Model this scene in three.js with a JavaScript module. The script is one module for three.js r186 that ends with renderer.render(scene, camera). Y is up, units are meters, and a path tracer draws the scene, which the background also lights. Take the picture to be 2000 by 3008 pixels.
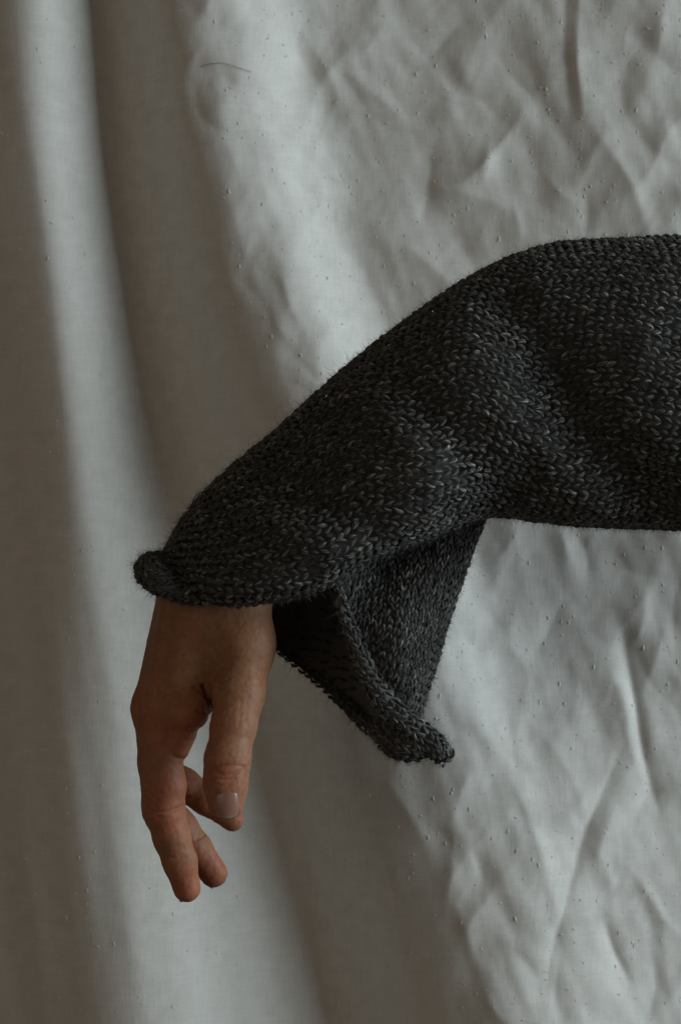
import * as THREE from 'three';
import { mergeGeometries } from 'three/addons/utils/BufferGeometryUtils.js';
import { ImprovedNoise } from 'three/addons/math/ImprovedNoise.js';
import { RectAreaLightUniformsLib } from 'three/addons/lights/RectAreaLightUniformsLib.js';

// ---------------------------------------------------------------- camera, light, exposure
const scene = new THREE.Scene();
const D = 1.0;                               // lens to the arm, metres
const PX = 6400;                             // photo pixels per metre at the arm
const camera = new THREE.PerspectiveCamera(2 * Math.atan(3008 / 2 / PX / D) * 180 / Math.PI, 2000 / 3008, 0.05, 20);
camera.position.set(0, 0, D);
camera.lookAt(0, 0, 0);
camera.focus = D - 0.02;
camera.userData.fStop = 18;
scene.add(camera);

scene.background = new THREE.Color().setRGB(0.046, 0.040, 0.032);   // the dim room round the set

RectAreaLightUniformsLib.init();
const windowLight = new THREE.RectAreaLight(new THREE.Color().setRGB(0.83, 0.955, 1.0), 8.6, 1.15, 1.20);
windowLight.name = 'window_light';
windowLight.position.set(1.80, 0.40, 0.33);
windowLight.lookAt(0, 0, -0.1);
scene.add(windowLight);
// warm light thrown back by the room on the other side of the lens
const roomLight = new THREE.RectAreaLight(new THREE.Color().setRGB(1.0, 0.81, 0.62), 0.60, 1.2, 1.2);
roomLight.name = 'room_light';
roomLight.position.set(-0.85, 0.15, 1.45);
roomLight.lookAt(0, -0.05, -0.1);
scene.add(roomLight);

const renderer = new THREE.WebGLRenderer({ antialias: true });
renderer.toneMapping = THREE.LinearToneMapping;
renderer.toneMappingExposure = 1;
renderer.shadowMap.enabled = true;

// ---------------------------------------------------------------- helpers
let seed = 12345;
const rnd = () => { seed = (seed * 1664525 + 1013904223) >>> 0; return seed / 4294967296; };
const rr = (a, b) => a + (b - a) * rnd();
const clamp = (x, a, b) => Math.min(b, Math.max(a, x));
const sstep = (a, b, x) => { const t = clamp((x - a) / (b - a), 0, 1); return t * t * (3 - 2 * t); };
const lerp = (a, b, t) => a + (b - a) * t;
const inoise = new ImprovedNoise();
const nz = (x, y, z = 0) => inoise.noise(x, y, z);
// photo pixel -> point at depth z metres (z = 0 is the arm)
const W = (px, py, z = 0) => { const k = (D - z) / D / PX; return new THREE.Vector3((px - 1000) * k, (1504 - py) * k, z); };
const Wmm = (px, py, zmm) => W(px, py, zmm / 1000);
function cat(p0, p1, p2, p3, t) { return 0.5 * (2 * p1 + (p2 - p0) * t + (2 * p0 - 5 * p1 + 4 * p2 - p3) * t * t + (3 * p1 - p0 - 3 * p2 + p3) * t * t * t); }
function spline(arr, t) {             // arr of numbers, t in [0, n-1]
  const n = arr.length, i = clamp(Math.floor(t), 0, n - 2), f = t - i;
  return cat(arr[Math.max(0, i - 1)], arr[i], arr[i + 1], arr[Math.min(n - 1, i + 2)], f);
}
function pathSpline(pts, n) {         // list of Vector3 -> n+1 points evenly spaced
  return new THREE.CatmullRomCurve3(pts, false, 'centripetal').getSpacedPoints(n);
}
function geom(pos, idx, opt = {}) {
  const g = new THREE.BufferGeometry();
  g.setAttribute('position', new THREE.BufferAttribute(pos instanceof Float32Array ? pos : new Float32Array(pos), 3));
  if (opt.uv) g.setAttribute('uv', new THREE.BufferAttribute(opt.uv instanceof Float32Array ? opt.uv : new Float32Array(opt.uv), 2));
  if (opt.color) g.setAttribute('color', new THREE.BufferAttribute(opt.color instanceof Float32Array ? opt.color : new Float32Array(opt.color), 3));
  g.setIndex(new THREE.BufferAttribute(idx instanceof Uint32Array ? idx : new Uint32Array(idx), 1));
  if (opt.normal) g.setAttribute('normal', new THREE.BufferAttribute(new Float32Array(opt.normal), 3)); else g.computeVertexNormals();
  return g;
}
function mesh(name, g, m, parent) {
  const o = new THREE.Mesh(g, m); o.name = name; o.castShadow = o.receiveShadow = true; parent.add(o); return o;
}

// ---------------------------------------------------------------- backdrop cloth
const CZ = -0.19;                              // mean depth of the cloth
const KY = [-500, 0, 500, 1000, 1500, 2000, 2500, 3008, 3500];
const BL = [50, 75, 105, 165, 205, 240, 300, 350, 390];       // crest of the left fold
const BR = [215, 240, 280, 345, 435, 590, 690, 840, 980];      // where its lit side ends
const VB = [330, 350, 395, 480, 600, 770, 890, 1030, 1150];    // bottom of the channel
const BB = [430, 470, 550, 690, 880, 1050, 1180, 1350, 1480];  // where the wide panel turns in
const zBR = [-17, -17, -17, -18, -21, -25, -27, -29, -31];
const zVB = [-33, -33, -34, -34, -35, -36, -37, -37, -38];
const zBB = [7, 7, 8, 10, 11, 8, 6, 6, 6];
function rowAt(arr, y) { let i = 0; while (i < KY.length - 2 && y > KY[i + 1]) i++; return spline(arr, i + (y - KY[i]) / (KY[i + 1] - KY[i])); }
// creases: [kind (+ ridge / - valley), height mm, width px, points...]
const CR = [
  [1.6, 40, [1000, 185], [1105, 270], [1240, 385]], [-1.5, 26, [1270, 430], [1262, 540], [1240, 640]], [1.2, 30, [1280, 545], [1390, 570], [1510, 615]],
  [1.3, 34, [1195, 715], [1270, 780], [1345, 840]], [1.1, 20, [1508, 590], [1522, 640], [1532, 700]], [-1.6, 34, [1440, 110], [1500, 210], [1575, 300], [1590, 410]],
  [-1.9, 24, [1668, -80], [1660, 120], [1672, 240], [1678, 350]], [1.5, 20, [1705, -80], [1694, 120], [1700, 250], [1715, 350]],
  [1.8, 36, [1720, 350], [1810, 470], [1860, 560], [1900, 690]], [1.0, 24, [1590, 480], [1640, 560], [1690, 590]], [-1.4, 26, [1712, 560], [1728, 620], [1715, 700]],
  [-1.0, 30, [1350, 60], [1290, 130], [1210, 200]], [1.0, 30, [1300, 330], [1400, 300], [1440, 340]], [1.2, 26, [1440, 390], [1430, 470], [1420, 540]],
  [-1.0, 40, [1900, 80], [1840, 200], [1830, 330]], [0.9, 40, [1960, 330], [1930, 430], [1960, 560]], [0.9, 30, [1130, 40], [1090, 120], [1020, 170]],
  [1.3, 30, [870, 60], [930, 150], [985, 250], [998, 350]], [-1.1, 26, [900, 40], [870, 130], [930, 230]], [1.2, 26, [590, 160], [545, 230], [535, 330], [570, 420]], [-1.2, 26, [575, 260], [600, 360], [680, 410]],
  [0.9, 20, [830, 820], [850, 900], [880, 960]], [0.8, 20, [800, 900], [820, 970], [850, 1010]],
  [-3.6, 22, [1830, 1850], [1842, 1940], [1862, 2040], [1882, 2160], [1905, 2270], [1940, 2390]], [2.0, 40, [1790, 1960], [1835, 2060], [1850, 2180], [1890, 2300]],
  [-1.6, 34, [1655, 1760], [1615, 1850], [1570, 1925]], [1.4, 36, [1520, 1760], [1500, 1880], [1550, 1990], [1530, 2090]],
  [1.8, 40, [1480, 2270], [1520, 2330], [1580, 2480], [1610, 2600], [1640, 2720]], [-2.3, 26, [1835, 2180], [1760, 2350], [1715, 2450], [1660, 2640], [1615, 2790], [1600, 2900]],
  [1.5, 40, [1560, 2130], [1640, 2220], [1700, 2330], [1720, 2430]], [1.8, 36, [1830, 2530], [1900, 2620], [1960, 2710], [2010, 2760]], [-2.6, 20, [1775, 2710], [1805, 2800], [1855, 2895]],
  [1.2, 30, [1380, 2250], [1345, 2330], [1320, 2420]], [1.4, 34, [1128, 2280], [1190, 2370], [1250, 2470]], [-1.2, 30, [1240, 2440], [1300, 2440], [1330, 2510]],
  [1.2, 30, [1330, 2420], [1320, 2560], [1300, 2680]], [-1.4, 26, [1380, 2480], [1410, 2560], [1400, 2640]], [1.3, 36, [1330, 2640], [1370, 2740], [1380, 2830]],
  [-1.3, 30, [1640, 2790], [1625, 2900], [1640, 3020]], [1.4, 40, [1950, 2720], [1960, 2850], [1990, 2990]], [-1.4, 30, [1905, 2760], [1930, 2900], [1890, 3020]],
  [-1.4, 26, [1690, 1560], [1720, 1620], [1730, 1690]], [1.3, 24, [1640, 1550], [1660, 1600], [1670, 1660]], [1.1, 26, [1520, 1560], [1490, 1610], [1460, 1650]], [-1.1, 30, [1800, 1600], [1850, 1680], [1950, 1690]],
  [1.4, 30, [1900, 1740], [1880, 1850], [1850, 1900]], [1.2, 30, [1950, 1850], [1920, 1950], [1890, 2030]], [-1.3, 34, [1990, 1700], [1975, 1800], [1990, 1960]],
  [-1.3, 24, [1870, 2410], [1900, 2350], [1960, 2330]], [1.2, 30, [1740, 2480], [1790, 2580], [1800, 2700]], [-1.0, 30, [1480, 2050], [1500, 2200], [1520, 2290]], [1.0, 34, [1660, 1900], [1700, 1990], [1680, 2100]],
  [1.0, 24, [1420, 2900], [1450, 2960], [1520, 3020]], [-0.9, 24, [1480, 2760], [1560, 2840], [1580, 2930]], [1.0, 30, [1220, 2120], [1300, 2210], [1400, 2210]],
].map(([h, w, ...p]) => {
  const len = p.slice(1).reduce((t, q, i) => t + Math.hypot(q[0] - p[i][0], q[1] - p[i][1]), 0), n = Math.ceil(len / 7), q = [];
  for (let i = 0; i <= n; i++) {
    const t = i / n, u = t * (p.length - 1);
    q.push(spline(p.map((e) => e[0]), u), spline(p.map((e) => e[1]), u), Math.pow(Math.sin(Math.PI * clamp(0.03 + 0.94 * t, 0, 1)), 0.8));
  }
  const xs = p.map((e) => e[0]), ys = p.map((e) => e[1]), r = 6 * w;
  return { h, w, q, c: len / n / (w / 2), x0: Math.min(...xs) - r, x1: Math.max(...xs) + r, y0: Math.min(...ys) - r, y1: Math.max(...ys) + r };
});
function creaseZ(x, y) {                     // every crease is the soft sum of the points along it
  let z = 0;
  for (const c of CR) {
    if (x < c.x0 || x > c.x1 || y < c.y0 || y > c.y1) continue;
    let sum = 0;
    for (let i = 0; i < c.q.length; i += 3) {
      const dx = x - c.q[i], dy = y - c.q[i + 1], f = c.q[i + 2] * Math.exp(-(Math.sqrt(dx * dx + dy * dy + 10) - 3.2) / c.w), f2 = f * f; sum += f2 * f2;
    }
    z += 1.02 * c.h * Math.pow(sum * c.c, 0.25);
  }
  return z;
}
const fold = (n) => Math.sqrt(n * n + 0.003);
function foldZ(x, y, bl, br, vb, bb) {       // the big hanging folds
  const lo = sstep(1400, 2400, y);
  const kx = [bl - 900, bl - 420, bl - 150, bl - 10, bl + 50, br, vb, (vb + bb) / 2, bb, bb + 110, bb + 240, bb + 430, 1900, 2900];
  const z5 = rowAt(zBR, y), z6 = rowAt(zVB, y), z8 = rowAt(zBB, y);
  const kz = [-50, -24, -1, 10, 11, z5, z6, lerp(z6, z8, lerp(0.55, 0.70, lo)), z8, z8 + 7, z8 + lerp(5, 8, lo), z8 + lerp(-19, 0, lo), z8 + lerp(-8, -12, lo), z8 + lerp(2, -30, lo)];
  return { kx, kz };
}
function hermite({ kx, kz }, x) {
  let i = 0; while (i < kx.length - 2 && x > kx[i + 1]) i++;
  const h = (a) => {
    if (a === 0) return (kz[1] - kz[0]) / (kx[1] - kx[0]); if (a === kx.length - 1) return (kz[a] - kz[a - 1]) / (kx[a] - kx[a - 1]);
    const s0 = (kz[a] - kz[a - 1]) / (kx[a] - kx[a - 1]), s1 = (kz[a + 1] - kz[a]) / (kx[a + 1] - kx[a]); return s0 * s1 <= 0 ? 0 : 2 * s0 * s1 / (s0 + s1);
  };
  const L = kx[i + 1] - kx[i], t = (x - kx[i]) / L, t2 = t * t, t3 = t2 * t;
  return (2 * t3 - 3 * t2 + 1) * kz[i] + (t3 - 2 * t2 + t) * L * h(i) + (-2 * t3 + 3 * t2) * kz[i + 1] + (t3 - t2) * L * h(i + 1);
}
const SM = [[-70, 0.10], [-45, 0.15], [-22, 0.17], [0, 0.16], [22, 0.17], [45, 0.15], [70, 0.10]];
function clothZ(x, y) {                      // mm towards the lens, x y in photo pixels on the cloth
  const bl = rowAt(BL, y), br = rowAt(BR, y), vb = rowAt(VB, y), bb = rowAt(BB, y), k = foldZ(x, y, bl, br, vb, bb);
  let z = 0; const wide = lerp(1, 1.7, sstep(1200, 2400, y)); for (const [o, w] of SM) z += w * hermite(k, x + o * wide);
  const m = sstep(bb - 60, bb + 160, x), left = 1 - m;
  // slow sway and hanging streaks
  z += 1.6 * nz(x / 420, y / 700, 3.1) + left * (1.5 * nz(x / 120 - y / 900, y / 900, 7.7) + 0.12 * nz(x / 40 - y / 300, y / 300, 1.7));
  z += m * 0.5 * nz(x / 55 - y / 160, y / 210, 11.3);
  // crumples
  const wx = x + 60 * nz(x / 230, y / 260, 20), wy = y + 60 * nz(x / 230, y / 260, 31);
  z += m * 0.8 * (4.2 * fold(nz(wx / 260 - wy / 520, wy / 420, 41.37)) - 4.2 * fold(nz(wx / 230 + wy / 420, wy / 360, 52.37)) + 0.9 * fold(nz(wx / 120 - wy / 190, wy / 210, 63.37)) - 0.45 * fold(nz(wx / 70 + wy / 200, wy / 120, 74.37)));
  z += (0.15 + 0.85 * m) * (0.055 * nz(x / 18, y / 24, 5.5) + 0.03 * nz(x / 9, y / 12, 8.5));
  return z + creaseZ(x, y);
}
const clothAt = (x, y) => { const k = (D - CZ) / D / PX; return new THREE.Vector3((x - 1000) * k, (1504 - y) * k, CZ + clothZ(x, y) / 1000); };

const backdrop = new THREE.Group();
backdrop.name = 'backdrop_cloth';
backdrop.userData = { label: 'off-white muslin backdrop cloth hanging in soft folds and creases behind the arm', category: 'backdrop' };
scene.add(backdrop);
{
  const x0 = -1000, x1 = 2700, y0 = -450, y1 = 3450, st = 6, nx = Math.round((x1 - x0) / st), ny = Math.round((y1 - y0) / st);
  const pos = new Float32Array((nx + 1) * (ny + 1) * 3), uv = new Float32Array((nx + 1) * (ny + 1) * 2), idx = new Uint32Array(nx * ny * 6);
  let k = 0, n = 0;
  for (let j = 0; j <= ny; j++) for (let i = 0; i <= nx; i++) {
    const p = clothAt(x0 + i * st, y0 + j * st);
    pos[k * 3] = p.x; pos[k * 3 + 1] = p.y; pos[k * 3 + 2] = p.z; uv[k * 2] = p.x / 0.11; uv[k * 2 + 1] = p.y / 0.11; k++;
  }
  for (let j = 0; j < ny; j++) for (let i = 0; i < nx; i++) {
    const a = j * (nx + 1) + i, b = a + 1, c = a + nx + 1, d = c + 1;
    idx[n++] = a; idx[n++] = c; idx[n++] = b; idx[n++] = b; idx[n++] = c; idx[n++] = d;
  }
  // woven threads: uneven warp and weft, fine relief and a slight change of tone
  const T = 512, tone = new Uint8Array(T * T * 4), rel = new Uint8Array(T * T * 4);
  const per = (a, b, s, z) => { // tiling noise
    const u = a / T, v = b / T, f = (x, y) => nz(x * s, y * s, z);
    return (f(u, v) * (1 - u) + f(u - 1, v) * u) * (1 - v) + (f(u, v - 1) * (1 - u) + f(u - 1, v - 1) * u) * v;
  };
  for (let j = 0; j < T; j++) for (let i = 0; i < T; i++) {
    const q = (j * T + i) * 4, warp = per(i, j * 0.12, 130, 1.5), weft = per(i * 0.12, j, 130, 9.5), grain = rnd() - 0.5, blot = per(i, j, 14, 4.2);
    const t = clamp(232 + 10 * blot + 7 * warp + 7 * weft + 14 * grain, 0, 255);
    tone[q] = t; tone[q + 1] = t * 0.995; tone[q + 2] = t * 0.98; tone[q + 3] = 255;
    const r = clamp(128 + 60 * warp + 60 * weft + 50 * blot + 46 * grain, 0, 255); rel[q] = rel[q + 1] = rel[q + 2] = r; rel[q + 3] = 255;
  }
  const tx = (d, srgb) => { const t = new THREE.DataTexture(d, T, T); t.wrapS = t.wrapT = THREE.RepeatWrapping; t.magFilter = THREE.LinearFilter; t.minFilter = THREE.LinearMipmapLinearFilter; t.generateMipmaps = true; if (srgb) t.colorSpace = THREE.SRGBColorSpace; t.needsUpdate = true; return t; };
  const muslin = new THREE.MeshStandardMaterial({ color: new THREE.Color().setRGB(0.80, 0.795, 0.785), roughness: 0.95, map: tx(tone, true), bumpMap: tx(rel, false), bumpScale: 0.00012 });
  muslin.name = 'muslin';
  mesh('cloth_sheet', geom(pos, idx, { uv }), muslin, backdrop);
  // pills and slubs on the weave
  const base = new THREE.IcosahedronGeometry(1, 0), bp = base.attributes.position, parts = [];
  const P = [], I = [];
  for (let q = 0; q < 6500; q++) {
    const x = rr(-300, 2300), y = rr(-200, 3200), bb = rowAt(BB, y);
    if (x < bb && rnd() > 0.38) continue;
    const big = Math.pow(rnd(), 3), r = lerp(0.00014, 0.00052, big), el = rr(1, 3.6), an = rr(-0.25, 0.25) + (rnd() < 0.35 ? 0 : 1.57), c = clothAt(x, y), o = P.length / 3;
    const ca = Math.cos(an), sa = Math.sin(an), ph = rr(0, 9);
    for (let v = 0; v < bp.count; v++) {
      const X = bp.getX(v), Y = bp.getY(v), Z = bp.getZ(v), f = r * (1 + 0.3 * nz(X * 2 + ph, Y * 2, Z * 2));
      const a = X * f * el, b = Y * f * 0.9;
      P.push(c.x + a * ca - b * sa, c.y + a * sa + b * ca, c.z + Z * f * 0.7 + r * 0.12); I.push(o + v);
    }
  }
  const pg = geom(P, I);
  pg.computeVertexNormals();
  const pm = new THREE.MeshStandardMaterial({ color: new THREE.Color().setRGB(0.64, 0.63, 0.60), roughness: 1 }); pm.name = 'pills';
  const pills = mesh('pilling', pg, pm, backdrop); pills.userData.kind = 'stuff';
}

// a stray hair on the cloth
{
  const pts = [[592, 212], [620, 205], [655, 202], [690, 210], [725, 220], [742, 225]].map(([x, y]) => clothAt(x, y).add(new THREE.Vector3(0, 0, 0.0009)));
  const hm = new THREE.MeshStandardMaterial({ color: new THREE.Color().setRGB(0.12, 0.10, 0.09), roughness: 0.6 }); hm.name = 'hair';
  const h = mesh('stray_hair', new THREE.TubeGeometry(new THREE.CatmullRomCurve3(pts), 40, 0.00012, 5), hm, scene);
  h.userData = { label: 'thin dark stray hair clinging to the off-white cloth', category: 'hair' };
}

// ---------------------------------------------------------------- the person: arm and sleeve
const person = new THREE.Group();
person.name = 'person';
person.userData = { label: 'forearm with relaxed hanging hand in a loose charcoal knitted sleeve', category: 'person' };
scene.add(person);

// --- hand and arm: one skin grown round the bones
const V = (a) => { const p = Wmm(a[0], a[1], a[2]); return [p.x * 1000, p.y * 1000, p.z * 1000, a[3]]; };
const chain = (...js) => { const o = []; for (let i = 0; i + 1 < js.length; i++) o.push([V(js[i]), V(js[i + 1])]); return o; };
function caps([a, b], x, y, z) {
  const dx = b[0] - a[0], dy = b[1] - a[1], dz = b[2] - a[2], px = x - a[0], py = y - a[1], pz = z - a[2];
  const t = clamp((px * dx + py * dy + pz * dz) / (dx * dx + dy * dy + dz * dz), 0, 1);
  return Math.hypot(px - t * dx, py - t * dy, pz - t * dz) - (a[3] + (b[3] - a[3]) * t);
}
const smin = (a, b, k) => { const h = Math.max(k - Math.abs(a - b), 0) / k; return Math.min(a, b) - h * h * k * 0.25; };
const group = (bones, k, x, y, z) => { let d = caps(bones[0], x, y, z); for (let i = 1; i < bones.length; i++) d = smin(d, caps(bones[i], x, y, z), k); return d; };
const palmB = [
  ...chain([662, 1640, -4, 20], [640, 1740, -3, 21.5]), ...chain([668, 1640, -28, 19], [640, 1740, -30, 20]),
  ...chain([580, 1760, 0, 16], [492, 2075, 0, 10.5]), ...chain([562, 1760, -17, 16], [461, 2078, -18, 11]),
  ...chain([575, 1760, -34, 15], [478, 2060, -36, 10]), ...chain([595, 1760, -46, 13], [507, 2040, -52, 9.5]),
  ...chain([650, 1800, -22, 17], [560, 2040, -26, 13]), ...chain([698, 1740, 3, 15.5], [712, 1900, 9, 13.2]), ...chain([712, 1900, 9, 13.2], [718, 1985, 13, 10.4]),
  ...chain([625, 1830, 3, 13], [560, 2010, 4, 12.5]),
];
const thumbB = chain([716, 1930, 11, 11.4], [702, 2035, 18, 11.2], [687, 2130, 25, 9.8], [669, 2232, 30, 9.7], [663, 2300, 31.5, 9.2], [664, 2353, 32, 8.4]);
const indexB = [...chain([492, 2075, 0, 10.5], [481, 2236, 0.5, 8.3], [483, 2305, 0.3, 9.5], [481, 2380, 0, 9.2], [506, 2460, -0.5, 8.1], [529, 2530, -1, 7.5], [549, 2609, -2, 6.3])];
const padB = chain([538, 2150, 3, 6.6], [518, 2202, 3, 6.0]), padC = chain([560, 2056, 6, 9.2], [553, 2090, 5.5, 9.6]);
const middleB = chain([461, 2078, -18, 11], [464, 2240, -18.5, 8.9], [476, 2368, -19, 9.0], [528, 2432, -19.5, 8.0], [574, 2490, -20, 7.3], [628, 2566, -21, 6.5]);
const ringB = chain([478, 2060, -36, 10], [466, 2170, -37, 8.8], [472, 2265, -38, 8.4], [540, 2306, -38, 7.6], [605, 2348, -38, 7.0], [684, 2409, -38, 5.4]);
const pinkyB = chain([507, 2040, -52, 9.5], [486, 2140, -53, 7.8], [480, 2230, -54, 7.0], [492, 2290, -54, 6.2], [512, 2336, -54, 5.3]);
function sdf(x, y, z) {
  const p = group(palmB, 9, x, y, z);
  let d = smin(smin(smin(p, group(padC, 1, x, y, z), 2.2), group(indexB, 3.5, x, y, z), 4), group(padB, 1, x, y, z), 1.6);
  d = Math.min(d, smin(p, group(middleB, 3, x, y, z), 5));
  d = Math.min(d, smin(p, group(ringB, 3, x, y, z), 5));
  d = Math.min(d, smin(p, group(pinkyB, 3, x, y, z), 5));
  const t = group(thumbB, 4, x, y, z);
  return smin(d, t, 1.2);
}
const creases = [ // [depth mm, width mm, px points...] on the side that faces the lens
  [2.4, 0.9, [600, 2014], [610, 2032], [616, 2050], [619, 2075], [618, 2102]], [0.7, 0.6, [582, 1992], [596, 2006], [610, 2032]], [1.3, 0.8, [575, 2018], [596, 2032], [612, 2050], [618, 2070]], [1.4, 0.9, [644, 2000], [640, 2025], [630, 2050], [622, 2078]],
  [0.75, 0.6, [622, 2250], [640, 2232], [668, 2226], [700, 2226], [722, 2230]], [0.65, 0.6, [640, 2242], [668, 2254], [700, 2250], [718, 2238]], [0.6, 0.6, [625, 2266], [650, 2260], [672, 2266], [700, 2264]], [0.3, 0.5, [640, 2278], [670, 2282], [705, 2276]],
  [0.25, 0.5, [660, 2196], [690, 2190], [722, 2194]], [0.25, 0.5, [655, 2208], [690, 2204], [724, 2208]], [0.28, 0.5, [650, 2218], [690, 2215], [726, 2218]], [0.2, 0.5, [668, 2180], [695, 2176], [720, 2178]],
  [0.9, 0.8, [412, 2362], [440, 2380], [470, 2388], [505, 2384], [535, 2374]], [0.7, 0.7, [418, 2345], [440, 2356], [462, 2374]], [0.7, 0.7, [424, 2392], [446, 2392], [468, 2398]], [0.7, 0.7, [436, 2416], [456, 2404], [476, 2400]], [0.3, 0.6, [424, 2328], [445, 2340], [470, 2360]], [0.3, 0.6, [452, 2440], [468, 2425], [484, 2418]],
  [0.9, 0.9, [542, 2236], [525, 2232], [508, 2222]], [0.8, 0.9, [584, 2140], [568, 2134], [556, 2136]], [0.35, 0.8, [572, 2182], [548, 2176], [530, 2168]], [0.5, 0.7, [612, 2092], [596, 2092], [580, 2084]], [0.25, 0.8, [560, 2040], [580, 2048], [600, 2062]],
  [-0.8, 2.2, [482, 1790], [458, 1920], [434, 2040], [430, 2090]], [0.5, 2.4, [506, 1800], [486, 1920], [462, 2030]], [0.35, 0.6, [500, 2520], [520, 2528], [545, 2520]], [0.5, 0.7, [600, 2470], [585, 2482], [568, 2488]],
  [0.35, 0.7, [758, 1955], [764, 1975], [772, 2000]], [0.3, 0.7, [770, 1965], [778, 1985], [778, 2005]], [0.10, 0.8, [690, 2060], [694, 2090], [690, 2110]], [0.10, 0.8, [712, 2050], [714, 2085], [708, 2115]], [0.10, 0.8, [730, 2030], [732, 2070], [728, 2100]],
].map(([d, w, ...p]) => ({ d, w, p: p.map((q) => { const s = Wmm(q[0], q[1], 10); return [s.x * 1000, s.y * 1000]; }) }));
{
  const lo = V([360, 2690, -70, 0]), hi = V([850, 1560, 40, 0]);
  const h = 0.7, X0 = Math.min(lo[0], hi[0]) - 6, Y0 = lo[1] - 4, Z0 = -68, nx = Math.ceil((hi[0] + 4 - X0) / h), ny = Math.ceil((hi[1] - Y0) / h), nzc = Math.ceil((50 - Z0) / h);
  const F = new Float32Array(nx * ny * nzc).fill(9), B = 6, at = (i, j, k) => (k * ny + j) * nx + i;
  for (let k = 0; k < nzc; k += B) for (let j = 0; j < ny; j += B) for (let i = 0; i < nx; i += B) {
    const c = sdf(X0 + (i + B / 2) * h, Y0 + (j + B / 2) * h, Z0 + (k + B / 2) * h);
    const far = Math.abs(c) > B * h * 1.2 + 3;
    for (let kk = k; kk < Math.min(k + B, nzc); kk++) for (let jj = j; jj < Math.min(j + B, ny); jj++) for (let ii = i; ii < Math.min(i + B, nx); ii++)
      F[at(ii, jj, kk)] = far ? c : sdf(X0 + ii * h, Y0 + jj * h, Z0 + kk * h);
  }
  const id = new Int32Array(nx * ny * nzc).fill(-1), pos = [], tri = [];
  const E = [[0, 1], [0, 2], [0, 4], [1, 3], [1, 5], [2, 3], [2, 6], [3, 7], [4, 5], [4, 6], [5, 7], [6, 7]];
  for (let k = 0; k < nzc - 1; k++) for (let j = 0; j < ny - 1; j++) for (let i = 0; i < nx - 1; i++) {
    const v = []; let inside = 0;
    for (let c = 0; c < 8; c++) { v[c] = F[at(i + (c & 1), j + ((c >> 1) & 1), k + (c >> 2))]; if (v[c] < 0) inside++; }
    if (inside === 0 || inside === 8) continue;
    let sx = 0, sy = 0, sz = 0, n = 0;
    for (const [a, b] of E) if ((v[a] < 0) !== (v[b] < 0)) { const t = v[a] / (v[a] - v[b]); sx += lerp(a & 1, b & 1, t); sy += lerp((a >> 1) & 1, (b >> 1) & 1, t); sz += lerp(a >> 2, b >> 2, t); n++; }
    id[at(i, j, k)] = pos.length / 3; pos.push(X0 + (i + sx / n) * h, Y0 + (j + sy / n) * h, Z0 + (k + sz / n) * h);
  }
  for (let k = 1; k < nzc - 1; k++) for (let j = 1; j < ny - 1; j++) for (let i = 1; i < nx - 1; i++) {
    const s = F[at(i, j, k)] < 0;
    const quad = (a, b, c, d, flip) => { if (a < 0 || b < 0 || c < 0 || d < 0) return; if (flip) tri.push(a, c, b, a, d, c); else tri.push(a, b, c, a, c, d); };
    if (s !== F[at(i + 1, j, k)] < 0) quad(id[at(i, j - 1, k - 1)], id[at(i, j, k - 1)], id[at(i, j, k)], id[at(i, j - 1, k)], !s);
    if (s !== F[at(i, j + 1, k)] < 0) quad(id[at(i - 1, j, k - 1)], id[at(i - 1, j, k)], id[at(i, j, k)], id[at(i, j, k - 1)], !s);
    if (s !== F[at(i, j, k + 1)] < 0) quad(id[at(i - 1, j - 1, k)], id[at(i, j - 1, k)], id[at(i, j, k)], id[at(i - 1, j, k)], !s);
  }
  const nv = pos.length / 3, col = new Float32Array(nv * 3), P = new Float32Array(nv * 3);
  const red = [[575, 2085, 9], [535, 2170, 8], [520, 2300, 9], [500, 2400, 9], [560, 2600, 8], [620, 2560, 8], [690, 2400, 7], [664, 2250, 7], [664, 2385, 7], [420, 2080, 9]].map(([a, b, r]) => { const q = V([a, b, 5, 0]); return [q[0], q[1], r]; });
  for (let v = 0; v < nv; v++) {
    let x = pos[v * 3], y = pos[v * 3 + 1], z = pos[v * 3 + 2];
    const e = 0.3, gx = sdf(x + e, y, z) - sdf(x - e, y, z), gy = sdf(x, y + e, z) - sdf(x, y - e, z), gz = sdf(x, y, z + e) - sdf(x, y, z - e), gl = Math.hypot(gx, gy, gz) || 1;
    // tendons, veins, pores and creases
    let dd = 0.30 * nz(x / 9, y / 16, z / 9) + 0.10 * nz(x / 3.2, y / 4.2, z / 3.2) + 0.15 * nz(x / 1.5, y / 2.1, z / 1.5);
    if (gz / gl > -0.1) for (const c of creases) {
      let best = 1e9;
      for (let i = 0; i + 1 < c.p.length; i++) { const [ax, ay] = c.p[i], [bx, by] = c.p[i + 1], ux = bx - ax, uy = by - ay, t = clamp(((x - ax) * ux + (y - ay) * uy) / (ux * ux + uy * uy), 0, 1); best = Math.min(best, Math.hypot(x - ax - t * ux, y - ay - t * uy)); }
      if (best < 4 * c.w) dd -= c.d * Math.exp(-best * best / (c.w * c.w));
    }
    P[v * 3] = (x + dd * gx / gl) / 1000; P[v * 3 + 1] = (y + dd * gy / gl) / 1000; P[v * 3 + 2] = (z + dd * gz / gl) / 1000;
    let rd = 0; for (const q of red) rd += Math.exp(-((x - q[0]) ** 2 + (y - q[1]) ** 2) / (q[2] * q[2]));
    rd = clamp(0.8 * rd + sstep(30, -60, y + 62) * 0.35 + 0.4 * nz(x / 12, y / 14, z / 12 + 5), 0, 1);
    const mo = 1 + 0.12 * nz(x / 5, y / 5, z / 5) + 0.18 * nz(x / 1.7, y / 1.7, z / 1.7) + 0.12 * nz(x / 22, y / 22, z / 22);
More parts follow.
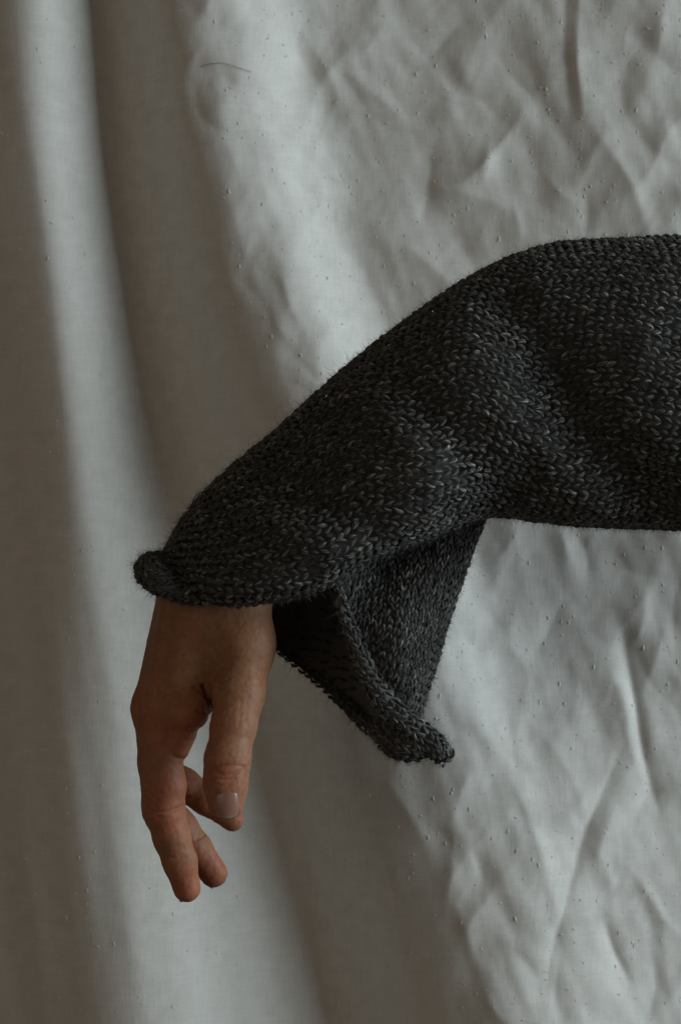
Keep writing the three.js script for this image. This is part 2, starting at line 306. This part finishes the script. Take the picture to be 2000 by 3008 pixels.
    col[v * 3] = lerp(0.285, 0.340, rd) * mo; col[v * 3 + 1] = lerp(0.139, 0.121, rd) * mo; col[v * 3 + 2] = lerp(0.073, 0.066, rd) * mo;
  }
  const g1 = geom(P, tri, { color: col });
  // the forearm and upper arm go on inside the sleeve, out of the frame
  const armPath = [[652, 1640, -16], [740, 1560, -16], [930, 1440, -12], [1300, 1240, -8], [1700, 1150, -6], [2300, 1130, -6]].map((q) => Wmm(...q));
  const ap = pathSpline(armPath, 60), pos2 = [], idx2 = [], col2 = [], N = 28;
  for (let i = 0; i <= 60; i++) {
    const t = ap[Math.min(60, i + 1)].clone().sub(ap[Math.max(0, i - 1)]).normalize(), b = new THREE.Vector3(0, 0, 1), n = b.clone().cross(t).normalize(), r = lerp(0.021, 0.040, sstep(0, 60, i));
    for (let a = 0; a < N; a++) { const q = ap[i].clone().addScaledVector(n, Math.cos(a / N * 6.2832) * r).addScaledVector(b, Math.sin(a / N * 6.2832) * r * 1.12); pos2.push(q.x, q.y, q.z); col2.push(0.27, 0.158, 0.098); }
    if (i) for (let a = 0; a < N; a++) { const u = (i - 1) * N + a, w = (i - 1) * N + (a + 1) % N; idx2.push(u, w, u + N, w, w + N, u + N); }
  }
  const g2 = geom(pos2, idx2, { color: col2 });
  const skin = new THREE.MeshPhysicalMaterial({ vertexColors: true, roughness: 0.56, specularIntensity: 0.55 }); skin.name = 'skin';
  var arm = mesh('arm', mergeGeometries([g1, g2]), skin, person);
}
// nails: a bent plate set a little proud of the finger
function nail(center, up, out, w, l, R, label) {
  const right = up.clone().cross(out).normalize(), pos = [], idx = [], col = [], A = 20, B = 22;
  for (const side of [1, 0]) for (let j = 0; j <= B; j++) for (let i = 0; i <= A; i++) {
    let u = i / A * 2 - 1, v = j / B * 2 - 1;                    // v = -1 cuticle, +1 free edge
    const hw = 1 - 0.20 * Math.pow(Math.abs(v), 3) * (v < 0 ? 1.4 : 0.8), vl = v < 0 ? v * (1 - 0.22 * u * u) : v * (1 - 0.20 * u * u);
    const x = u * hw * w / 2, y = -vl * l / 2, ed = Math.min(1 - Math.abs(u), 1 - Math.abs(v));
    const z = Math.sqrt(Math.max(0, R * R - x * x)) - R - 0.0010 * v * v * (v > 0 ? 0.6 : 0.5) - (side ? 0 : 0.0006) - 0.00035 * (1 - sstep(0, 0.12, ed));
    const p = center.clone().addScaledVector(right, x).addScaledVector(up, y).addScaledVector(out, z); pos.push(p.x, p.y, p.z);
    const free = sstep(0.80, 0.88, vl + 0.10 * u * u), lun = sstep(-0.55, -0.85, vl + 0.25 * u * u), s = 1 + 0.05 * nz(u * 14, v * 1.2, 3);
    col.push(lerp(lerp(0.29, 0.32, lun), 0.36, free) * s, lerp(lerp(0.140, 0.17, lun), 0.23, free) * s, lerp(lerp(0.105, 0.13, lun), 0.155, free) * s);
  }
  const S = (A + 1) * (B + 1);
  for (let j = 0; j < B; j++) for (let i = 0; i < A; i++) { const a = j * (A + 1) + i, b = a + 1, c = a + A + 1, d = c + 1; idx.push(a, c, b, b, c, d, S + a, S + b, S + c, S + b, S + d, S + c); }
  const rim = []; for (let i = 0; i <= A; i++) rim.push(i); for (let j = 1; j <= B; j++) rim.push(j * (A + 1) + A); for (let i = A - 1; i >= 0; i--) rim.push(B * (A + 1) + i); for (let j = B - 1; j > 0; j--) rim.push(j * (A + 1));
  rim.forEach((a, i) => { const b = rim[(i + 1) % rim.length]; idx.push(a, b, S + a, b, S + b, S + a); });
  const m = new THREE.MeshPhysicalMaterial({ vertexColors: true, roughness: 0.30, clearcoat: 0.6, clearcoatRoughness: 0.22 }); m.name = 'nail';
  const o = mesh('fingernail', geom(pos, idx, { color: col }), m, arm); o.userData.label = label; return o;
}
nail(Wmm(666, 2359, 41.45), new THREE.Vector3(0.0, 1, 0.05).normalize(), new THREE.Vector3(0.10, -0.05, 1).normalize(), 0.0108, 0.0146, 0.0085, 'pinkish thumbnail with a pale free edge');
{
  const d = Wmm(529, 2530, -1).sub(Wmm(549, 2609, -2)).normalize();
  nail(Wmm(518, 2618, -3), d, new THREE.Vector3(-0.95, -0.28, -0.05).normalize(), 0.0095, 0.011, 0.0075, 'index fingernail seen edge-on');
  const d2 = Wmm(574, 2490, -20).sub(Wmm(628, 2566, -21)).normalize();
  nail(Wmm(600, 2585, -22), d2, new THREE.Vector3(-0.82, -0.55, -0.1).normalize(), 0.0095, 0.011, 0.0075, 'middle fingernail seen edge-on');
}

// --- sleeve
const sleeve = new THREE.Group();
sleeve.name = 'sleeve'; sleeve.userData.label = 'loose charcoal marled knit sleeve with a rolled, flaring cuff'; person.add(sleeve);

// a buffer of yarn legs
class Yarn {
  constructor(cap) { this.c = cap; this.R = 7; this.S = 6; this.pos = new Float32Array(cap * 42 * 3); this.nor = new Float32Array(cap * 42 * 3); this.uv = new Float32Array(cap * 42 * 2); this.col = new Float32Array(cap * 42 * 3); this.idx = new Uint32Array(cap * 6 * 6 * 6); this.n = 0; this.q = 0; }
  leg(c, dir, nrm, len, rad, tone) {
    if (this.n >= this.c) return;
    const R = this.R, S = this.S, o = this.n * R * S, side = new THREE.Vector3().crossVectors(nrm, dir).normalize(), up = new THREE.Vector3().crossVectors(dir, side).normalize();
    const u0 = rnd(), v0 = rnd(), bend = rr(-0.12, 0.12) * len;
    for (let i = 0; i < R; i++) {
      const t = i / (R - 1), s = 2 * t - 1, r = rad * Math.pow(Math.max(0.03, 1 - Math.pow(Math.abs(s), 2.6)), 0.6), lift = rad * (0.55 - 1.05 * s * s), y = s * len / 2, b = bend * (1 - s * s);
      for (let k = 0; k < S; k++) {
        const a = k / S * 6.28319, ca = Math.cos(a), sa = Math.sin(a), p = (o + i * S + k) * 3;
        for (const [e, d] of [[0, 'x'], [1, 'y'], [2, 'z']]) {
          this.pos[p + e] = c[d] + dir[d] * y + side[d] * (ca * r + b) + up[d] * (sa * r * 0.9 + lift);
          this.nor[p + e] = side[d] * ca + up[d] * sa + dir[d] * s * 0.55;
        }
        const l = Math.hypot(this.nor[p], this.nor[p + 1], this.nor[p + 2]); this.nor[p] /= l; this.nor[p + 1] /= l; this.nor[p + 2] /= l;
        this.uv[(o + i * S + k) * 2] = u0 + t * 0.16; this.uv[(o + i * S + k) * 2 + 1] = v0 + (k < S / 2 ? k : S - k) / S * 0.9;
        this.col[p] = tone; this.col[p + 1] = tone * 1.0; this.col[p + 2] = tone * 0.975;
        if (i < R - 1) { const A = o + i * S + k, Bq = o + i * S + (k + 1) % S; this.idx.set([A, Bq, A + S, Bq, Bq + S, A + S], this.q); this.q += 6; }
      }
    }
    this.n++;
  }
  build() { const m = this.n * 42; return geom(this.pos.slice(0, m * 3), this.idx.slice(0, this.q), { uv: this.uv.slice(0, m * 2), color: this.col.slice(0, m * 3), normal: this.nor.slice(0, m * 3) }); }
}
// marled wool: dark and pale fibres lying along the yarn
const woolMap = (() => {
  const w = 256, h = 256, d = new Uint8Array(w * h * 4), row = [];
  for (let j = 0; j < h; j++) row.push(rnd());
  for (let j = 0; j < h; j++) for (let i = 0; i < w; i++) {
    const tw = j + i * 0.35, a = nz(i / 30, tw / 11, 2), b = nz(i / 40, tw / 30, 9), c = nz(i / 14, tw / 4.5, 5);
    let v = 0.20 + 1.0 * a + 0.55 * b + 0.55 * c; v = clamp(v, 0.0, 1); v = 0.035 + 0.965 * Math.pow(v, 2.2);
    const q = (j * w + i) * 4, s = 255 * Math.pow(v * 0.95, 1 / 2.2); d[q] = s; d[q + 1] = s; d[q + 2] = s * 0.985; d[q + 3] = 255;
  }
  const t = new THREE.DataTexture(d, w, h); t.wrapS = t.wrapT = THREE.RepeatWrapping; t.magFilter = THREE.LinearFilter; t.colorSpace = THREE.SRGBColorSpace; t.needsUpdate = true; return t;
})();
const wool = new THREE.MeshPhysicalMaterial({ color: new THREE.Color().setRGB(0.70, 0.70, 0.685), map: woolMap, vertexColors: true, bumpMap: woolMap, bumpScale: 0.0004, roughness: 0.85, sheen: 0.25, sheenRoughness: 0.6, sheenColor: new THREE.Color().setRGB(0.2, 0.2, 0.19) }); wool.name = 'wool_yarn';
// the fabric behind the stitches has the yarn's own mean colour
const yarnMean = (() => { const d = woolMap.image.data; let q = 0; for (let i = 0; i < d.length; i += 4) q += Math.pow(d[i] / 255, 2.2); return 0.97 * q / (d.length / 4); })();
const ground = new THREE.MeshStandardMaterial({ color: wool.color.clone().multiplyScalar(yarnMean), roughness: 0.95, side: THREE.DoubleSide }); ground.name = 'wool_fabric';
const tone = () => { const t = rnd(); return t < 0.15 ? rr(0.5, 0.7) : t < 0.80 ? rr(0.7, 1.1) : rr(1.2, 2.1); };

const fuzzP = [], fuzzI = [];
function fibre(p, n, len, wdt = 0.000045) {
  const dir = new THREE.Vector3(rr(-1, 1), rr(-1, 1), rr(-1, 1)).addScaledVector(n, 0.9).normalize(), c2 = new THREE.Vector3(rr(-1, 1), rr(-1, 1), rr(-1, 1));
  const a = p.clone(), b = a.clone().addScaledVector(dir, len * 0.5), e = b.clone().addScaledVector(dir.addScaledVector(c2, 0.7).normalize(), len * 0.5);
  const s = new THREE.Vector3(rr(-1, 1), rr(-1, 1), rr(-1, 1)).cross(dir).normalize().multiplyScalar(wdt), s2 = s.clone().cross(dir).normalize().multiplyScalar(wdt), o = fuzzP.length / 3;
  for (const q of [a, b, e]) { const f = q === e ? 0.35 : 1; for (const w of [s, s2.clone().sub(s).multiplyScalar(0.7), s2.clone().add(s).multiplyScalar(-0.7)]) fuzzP.push(q.x + w.x * f, q.y + w.y * f, q.z + w.z * f); }
  for (let i = 0; i < 2; i++) for (let k = 0; k < 3; k++) { const A = o + i * 3 + k, B = o + i * 3 + (k + 1) % 3; fuzzI.push(A, B, A + 3, B, B + 3, A + 3); }
}
// knit on a grid surface: rows s (along the wales), columns t (across); cols start at the edge the wales run parallel to
function knit(yarn, grid, ns, nt, o) {
  const at = (i, j) => grid[i * (nt + 1) + j];
  const arc = [];
  for (let i = 0; i <= ns; i++) { const a = new Float32Array(nt + 1); for (let j = 1; j <= nt; j++) a[j] = a[j - 1] + at(i, j).distanceTo(at(i, j - 1)); arc.push(a); }
  const sample = (i, L) => { const a = arc[i]; if (L > a[nt] || L < 0) return null; let lo = 0, hi = nt; while (hi - lo > 1) { const m = (lo + hi) >> 1; if (a[m] <= L) lo = m; else hi = m; } const f = (L - a[lo]) / Math.max(1e-9, a[hi] - a[lo]); return { p: at(i, lo).clone().lerp(at(i, hi), f), j: lo + f, i }; };
  const sg = o.flip ? -1 : 1;
  let most = 0; for (const a of arc) most = Math.max(most, a[nt]);
  for (let k = 0; (k + 0.5) * o.wale < most; k++) {
    let prev = null, run = rnd() * o.course;
    for (let i = o.skip || 0; i <= ns - (o.skip || 0); i++) {
      const L = (k + 0.5) * o.wale + (o.drift ? o.drift(i / ns) : 0), q = sample(i, L);
      if (!q) { prev = null; continue; }
      if (o.range && (q.j / nt < o.range[0] || q.j / nt > o.range[1])) { prev = null; continue; }
      if (prev) {
        const seg = q.p.clone().sub(prev.p), l = seg.length();
        while (run < l) {
          const c = prev.p.clone().addScaledVector(seg, run / l), dir = seg.clone().normalize();
          const j = clamp(Math.floor(q.j), 0, nt - 1), ac = at(i, j + 1).clone().sub(at(i, j)), n = ac.clone().cross(dir).multiplyScalar(sg).normalize(), across = dir.clone().cross(n).normalize().multiplyScalar(sg);
          const loose = 1 + 0.16 * nz(k * 0.9 + 3, i * 0.11, o.wale * 999), wob = o.wale * 0.07;
          if (o.purl) {
            if (rnd() < 0.8) yarn.leg(c.clone().addScaledVector(n, 0.0020), across.clone().addScaledVector(dir, rr(-0.3, 0.3)).normalize(), n, o.wale * rr(0.7, 1.0), o.rad * rr(0.7, 1), tone() * 0.8);
          } else for (const s of [-1, 1]) {
            const ang = o.angle * rr(0.82, 1.18), dd = dir.clone().multiplyScalar(Math.cos(ang)).addScaledVector(across, -s * Math.sin(ang) * (o.point || 1)).normalize();
            const pc = c.clone().addScaledVector(across, s * o.wale * 0.25 + rr(-wob, wob)).addScaledVector(dir, rr(-0.12, 0.12) * o.course).addScaledVector(n, rr(-0.0003, 0.0003));
            yarn.leg(pc, dd, n, o.course * 1.20 * loose * rr(0.85, 1.12), o.rad * loose * rr(0.82, 1.14), tone());
            for (let f = (o.fuzz ?? 0.9); f > 0; f--) if (rnd() < f) fibre(pc.clone().addScaledVector(n, o.rad * 0.8), n, rnd() < 0.04 ? rr(0.005, 0.010) : rr(0.0012, 0.0042));
          }
          run += o.course;
        }
        run -= l;
      }
      prev = q;
    }
  }
}
function sheet(grid, ns, nt, inset, sgn = 1) {
  const P = [], I = [], U = [], at = (i, j) => grid[clamp(i, 0, ns) * (nt + 1) + clamp(j, 0, nt)];
  for (let i = 0; i <= ns; i++) for (let j = 0; j <= nt; j++) { const n = at(i, j + 1).clone().sub(at(i, j - 1)).cross(at(i + 1, j).clone().sub(at(i - 1, j))).normalize().multiplyScalar(sgn), p = at(i, j).clone().addScaledVector(n, -inset * (inset > 0.002 ? lerp(0.15, 1, sstep(0, 24, j)) : 1)); P.push(p.x, p.y, p.z); U.push(i * 0.055, j * 0.13); }
  for (let i = 0; i < ns; i++) for (let j = 0; j < nt; j++) { const a = i * (nt + 1) + j; I.push(a, a + 1, a + nt + 1, a + 1, a + nt + 2, a + nt + 1); }
  return geom(P, I, { uv: U });
}
// A. the tube of the sleeve: top outline, lower outline / front lip, depths in mm
const SEC = [ // Tx, Ty, Bx, By, zT, zB, front bulge, back bulge, how far round the back (radians past the top)
  [2500, 690, 2500, 1575, -5, -5, 52, 56, 3.1], [2250, 690, 2250, 1568, -5, -5, 52, 56, 3.1], [2000, 696, 2000, 1552, -5, -5, 52, 56, 3.1], [1810, 706, 1850, 1546, -5, -5, 52, 55, 3.1], [1650, 715, 1700, 1540, -5, -5, 52, 54, 3.1],
  [1520, 750, 1570, 1526, -5, -4, 52, 53, 3.05], [1400, 806, 1450, 1512, -5, 6, 48, 52, 2.9], [1280, 882, 1345, 1532, -5, 18, 43, 50, 2.7], [1160, 968, 1245, 1570, -5, 27, 38, 48, 2.5],
  [1040, 1062, 1140, 1608, -5, 33, 33, 46, 2.3], [920, 1168, 1055, 1650, -5, 36, 29, 44, 2.2], [800, 1278, 975, 1698, -6, 37, 26, 42, 2.1], [700, 1358, 880, 1738, -7, 37, 24, 40, 2.0],
  [610, 1440, 770, 1758, -8, 36, 21, 38, 2.0], [545, 1518, 660, 1768, -9, 34, 18, 35, 2.0], [506, 1584, 570, 1768, -10, 29, 14, 32, 2.0], [482, 1632, 505, 1752, -11, 20, 10, 28, 2.0],
];
const secAt = (s) => SEC[0].map((_, c) => spline(SEC.map((r) => r[c]), s));
const bumpLines = [ // folds in the sleeve: [height mm, width px, points]
  [-10, 105, [1470, 880], [1560, 1010], [1660, 1170], [1770, 1330], [1900, 1440]], [2.5, 80, [1390, 900], [1470, 1040], [1560, 1210], [1660, 1360], [1770, 1470]], [4, 120, [1950, 760], [1880, 1000], [1960, 1250]],
  [-3, 70, [1180, 1130], [1300, 1250], [1430, 1400]], [2.5, 80, [1060, 1120], [1180, 1280], [1330, 1440]], [-5, 50, [1560, 1400], [1450, 1470], [1330, 1490]], [-3, 60, [850, 1400], [960, 1500], [1100, 1560]], [3, 60, [700, 1450], [850, 1560], [980, 1640]], [-3, 40, [560, 1640], [540, 1690], [600, 1730]],
];
function sleeveBump(x, y) {
  let z = 0;
  for (const [h, w, ...p] of bumpLines) {
    let best = 1e9; for (let i = 0; i + 1 < p.length; i++) { const [ax, ay] = p[i], [bx, by] = p[i + 1], dx = bx - ax, dy = by - ay, t = clamp(((x - ax) * dx + (y - ay) * dy) / (dx * dx + dy * dy), 0, 1); best = Math.min(best, Math.hypot(x - ax - t * dx, y - ay - t * dy)); }
    z += h * Math.exp(-best * best / (w * w));
  }
  return z + 2.2 * nz(x / 170, y / 150, 17) + 0.8 * nz(x / 60, y / 60, 27);
}
const NS = 360, NT = 150, tube = [];
for (let i = 0; i <= NS; i++) {
  const [Tx, Ty, Bx, By, zT, zB, fb, bb, back] = secAt(i / NS * (SEC.length - 1));
  for (let j = 0; j <= NT; j++) {
    const th = lerp(Math.PI + 0.16, -back, j / NT), c = Math.cos(th), s = Math.sin(th), f = (1 + c) / 2;
    const x = lerp(Bx, Tx, f), y = lerp(By, Ty, f);
    const sk = s > 0 ? Math.sin(Math.PI * Math.pow(clamp(th / Math.PI, 0, 1), lerp(1, 1.22, sstep(1300, 1700, x)))) : 0;
    let z = lerp(zB, zT, f) + (s > 0 ? fb * Math.pow(Math.max(0, sk), 0.85) : bb * -Math.pow(-s, 0.85));
    if (s > 0) z += sleeveBump(x, y) * Math.min(1, s * 1.6);
    tube.push(Wmm(x, y, z));
  }
}
const yarnA = new Yarn(16000);
knit(yarnA, tube, NS, NT, { wale: 0.0060, course: 0.0043, rad: 0.00106, angle: 0.40, fuzz: 3.2, point: 1 });
const stuff = (o) => { o.userData.kind = 'stuff'; return o; };
mesh('sleeve_tube', sheet(tube, NS, NT, 0.0042), ground, sleeve);
stuff(mesh('tube_stitches', yarnA.build(), wool, sleeve));

// B. the flap that hangs from the underside: front u 0..1 (from the right fold to the rolled edge), then its back
const NET = [ // rows from top to bottom; each from the rolled edge round the right fold to the back sheet
  [[985, 1650, 10], [1110, 1590, -10], [1250, 1540, -18], [1360, 1500, -20], [1432, 1490, -24], [1400, 1500, -40], [1250, 1540, -56], [1000, 1580, -60], [760, 1590, -58], [560, 1600, -50]],
  [[1005, 1770, 16], [1100, 1720, 5], [1210, 1680, 0], [1310, 1650, -6], [1376, 1640, -16], [1350, 1650, -36], [1220, 1690, -52], [1000, 1690, -58], [790, 1650, -58], [560, 1640, -50]],
  [[1040, 1880, 17], [1110, 1840, 17], [1190, 1810, 16], [1270, 1800, 6], [1322, 1800, -10], [1300, 1805, -32], [1200, 1820, -48], [1020, 1800, -55], [820, 1730, -56], [560, 1670, -50]],
  [[1085, 1985, 14], [1135, 1955, 18], [1190, 1935, 18], [1245, 1935, 8], [1281, 1940, -8], [1265, 1945, -27], [1190, 1950, -42], [1040, 1905, -51], [850, 1805, -54], [580, 1710, -50]],
  [[1135, 2065, 10], [1165, 2045, 13], [1198, 2035, 13], [1232, 2035, 6], [1252, 2040, -6], [1238, 2050, -22], [1180, 2065, -36], [1060, 2010, -46], [870, 1880, -52], [600, 1750, -50]],
  [[1175, 2125, 6], [1190, 2115, 8], [1205, 2105, 8], [1222, 2100, 4], [1234, 2095, -4], [1220, 2120, -16], [1165, 2160, -28], [1060, 2120, -40], [890, 1958, -50], [620, 1790, -50]],
];
const FS = 120, FT = 160, flap = [];
for (let i = 0; i <= FS; i++) for (let j = 0; j <= FT; j++) {
  const u = i / FS * (NET.length - 1), v = j / FT * (NET[0].length - 1);
  const q = [0, 1, 2].map((c) => spline(NET.map((r) => spline(r.map((p) => p[c]), v)), u));
  q[2] += 1.5 * nz(q[0] / 90, q[1] / 120, 33);
  flap.push(Wmm(...q));
}
const fFront = Math.round(FT * 4.3 / 9), sub = (j0, j1, rev) => { const o = []; for (let i = 0; i <= FS; i++) for (let j = 0; j <= j1 - j0; j++) o.push(flap[i * (FT + 1) + (rev ? j1 - j : j0 + j)]); return o; };
const yarnB = new Yarn(7000);
knit(yarnB, sub(0, fFront, true), FS, fFront, { wale: 0.0040, course: 0.0040, rad: 0.00078, angle: 0.28, flip: false, fuzz: 4 });
knit(yarnB, sub(fFront, FT, false), FS, FT - fFront, { wale: 0.0056, course: 0.0043, rad: 0.0010, angle: 0.42, flip: true, fuzz: 0.3 });
knit(yarnB, sub(fFront, FT, false), FS, FT - fFront, { wale: 0.0060, course: 0.0050, rad: 0.0008, angle: 0.3, flip: false, purl: true });
mesh('cuff_flap', sheet(flap, FS, FT, 0.0016, -1), ground, sleeve);
stuff(mesh('flap_stitches', yarnB.build(), wool, sleeve));

// C. rolled edges
function roll(name, pts, radii, wale, course, rad) {
  const n = 60, cur = new THREE.CatmullRomCurve3(pts.map((q) => Wmm(...q)), false, 'centripetal'), grid = [], N = 36;
  let up = new THREE.Vector3(0, 0, 1);
  for (let i = 0; i <= n; i++) {
    const t = i / n, c = cur.getPointAt(t), d = cur.getTangentAt(t), a = up.clone().cross(d).normalize(), b = d.clone().cross(a).normalize();
    const cap = Math.sqrt(Math.max(0.02, 1 - Math.pow(Math.abs(2 * t - 1), 7))), r = spline(radii, t * (radii.length - 1)) * cap;
    for (let j = 0; j <= N; j++) { const g = j / N * 6.28319 - 1.2, w = 1 + 0.14 * nz(c.x * 90 + Math.cos(g), c.y * 90 + Math.sin(g), 5); grid.push(c.clone().addScaledVector(a, Math.cos(g) * r * w / 1000).addScaledVector(b, Math.sin(g) * r * w / 1000)); }
  }
  const y = new Yarn(1500);
  knit(y, grid, n, N, { wale, course, rad, angle: 0.4, flip: false, fuzz: 9, skip: 1 });
  const core = mesh(name, mergeGeometries([sheet(grid, n, N, Math.min(...radii) < 2 ? 0.0004 : 0.0012)]), ground, sleeve);
  const k = stuff(mesh(name + '_stitches', y.build(), wool, sleeve));
}
roll('cuff_roll', [[610, 1764, 30], [540, 1748, 29], [478, 1714, 26], [440, 1680, 18], [450, 1660, 4], [500, 1648, -8]], [1.8, 3.0, 5.4, 5.6, 5.0, 4.0], 0.0046, 0.0040, 0.00088);
roll('lip_edge', [[620, 1770, 33], [700, 1768, 35], [800, 1756, 36], [900, 1734, 37], [985, 1698, 36], [1060, 1652, 35], [1150, 1608, 32], [1260, 1568, 25], [1360, 1532, 15], [1440, 1516, 5]], [1.7, 1.8, 1.8, 1.8, 1.7, 1.6, 1.4, 1.2], 0.0040, 0.0038, 0.0008);
roll('edge_band', [[985, 1690, 24], [1008, 1790, 24], [1042, 1890, 21], [1085, 1985, 18], [1135, 2065, 16], [1195, 2125, 14], [1255, 2172, 12], [1326, 2238, 10]], [1.3, 2.0, 2.8, 3.6, 4.6, 5.2, 5.4, 5.8], 0.0050, 0.0040, 0.00088);
roll('corner_curl', [[1126, 2110, -6], [1150, 2165, 4], [1182, 2186, 9], [1220, 2190, 11], [1262, 2178, 10]], [4.2, 6.0, 7.2, 6.4, 3.6], 0.0048, 0.0040, 0.00088);
roll('back_edge', [[600, 1780, -50], [720, 1840, -50], [800, 1890, -50], [890, 1958, -50], [1000, 2055, -42], [1070, 2125, -32], [1140, 2180, -14]], [1.4, 1.6, 1.7, 1.7, 1.9, 2.4, 3.0], 0.0042, 0.0040, 0.0008);

// D. fibre halo and a loose thread
const fm = new THREE.MeshStandardMaterial({ color: new THREE.Color().setRGB(0.10, 0.10, 0.094), roughness: 0.9 }); fm.name = 'wool_fibre';
stuff(mesh('fibre_fuzz', geom(fuzzP, fuzzI), fm, sleeve));
const th = new THREE.MeshStandardMaterial({ color: new THREE.Color().setRGB(0.015, 0.015, 0.015), roughness: 0.8 }); th.name = 'thread';
mesh('loose_thread', new THREE.TubeGeometry(new THREE.CatmullRomCurve3([[640, 1405, 2], [615, 1440, 4], [588, 1447, 6], [570, 1464, 6], [562, 1492, 6], [545, 1515, 6], [522, 1540, 4]].map((q) => Wmm(...q))), 50, 0.00022, 6), th, sleeve);

renderer.render(scene, camera);
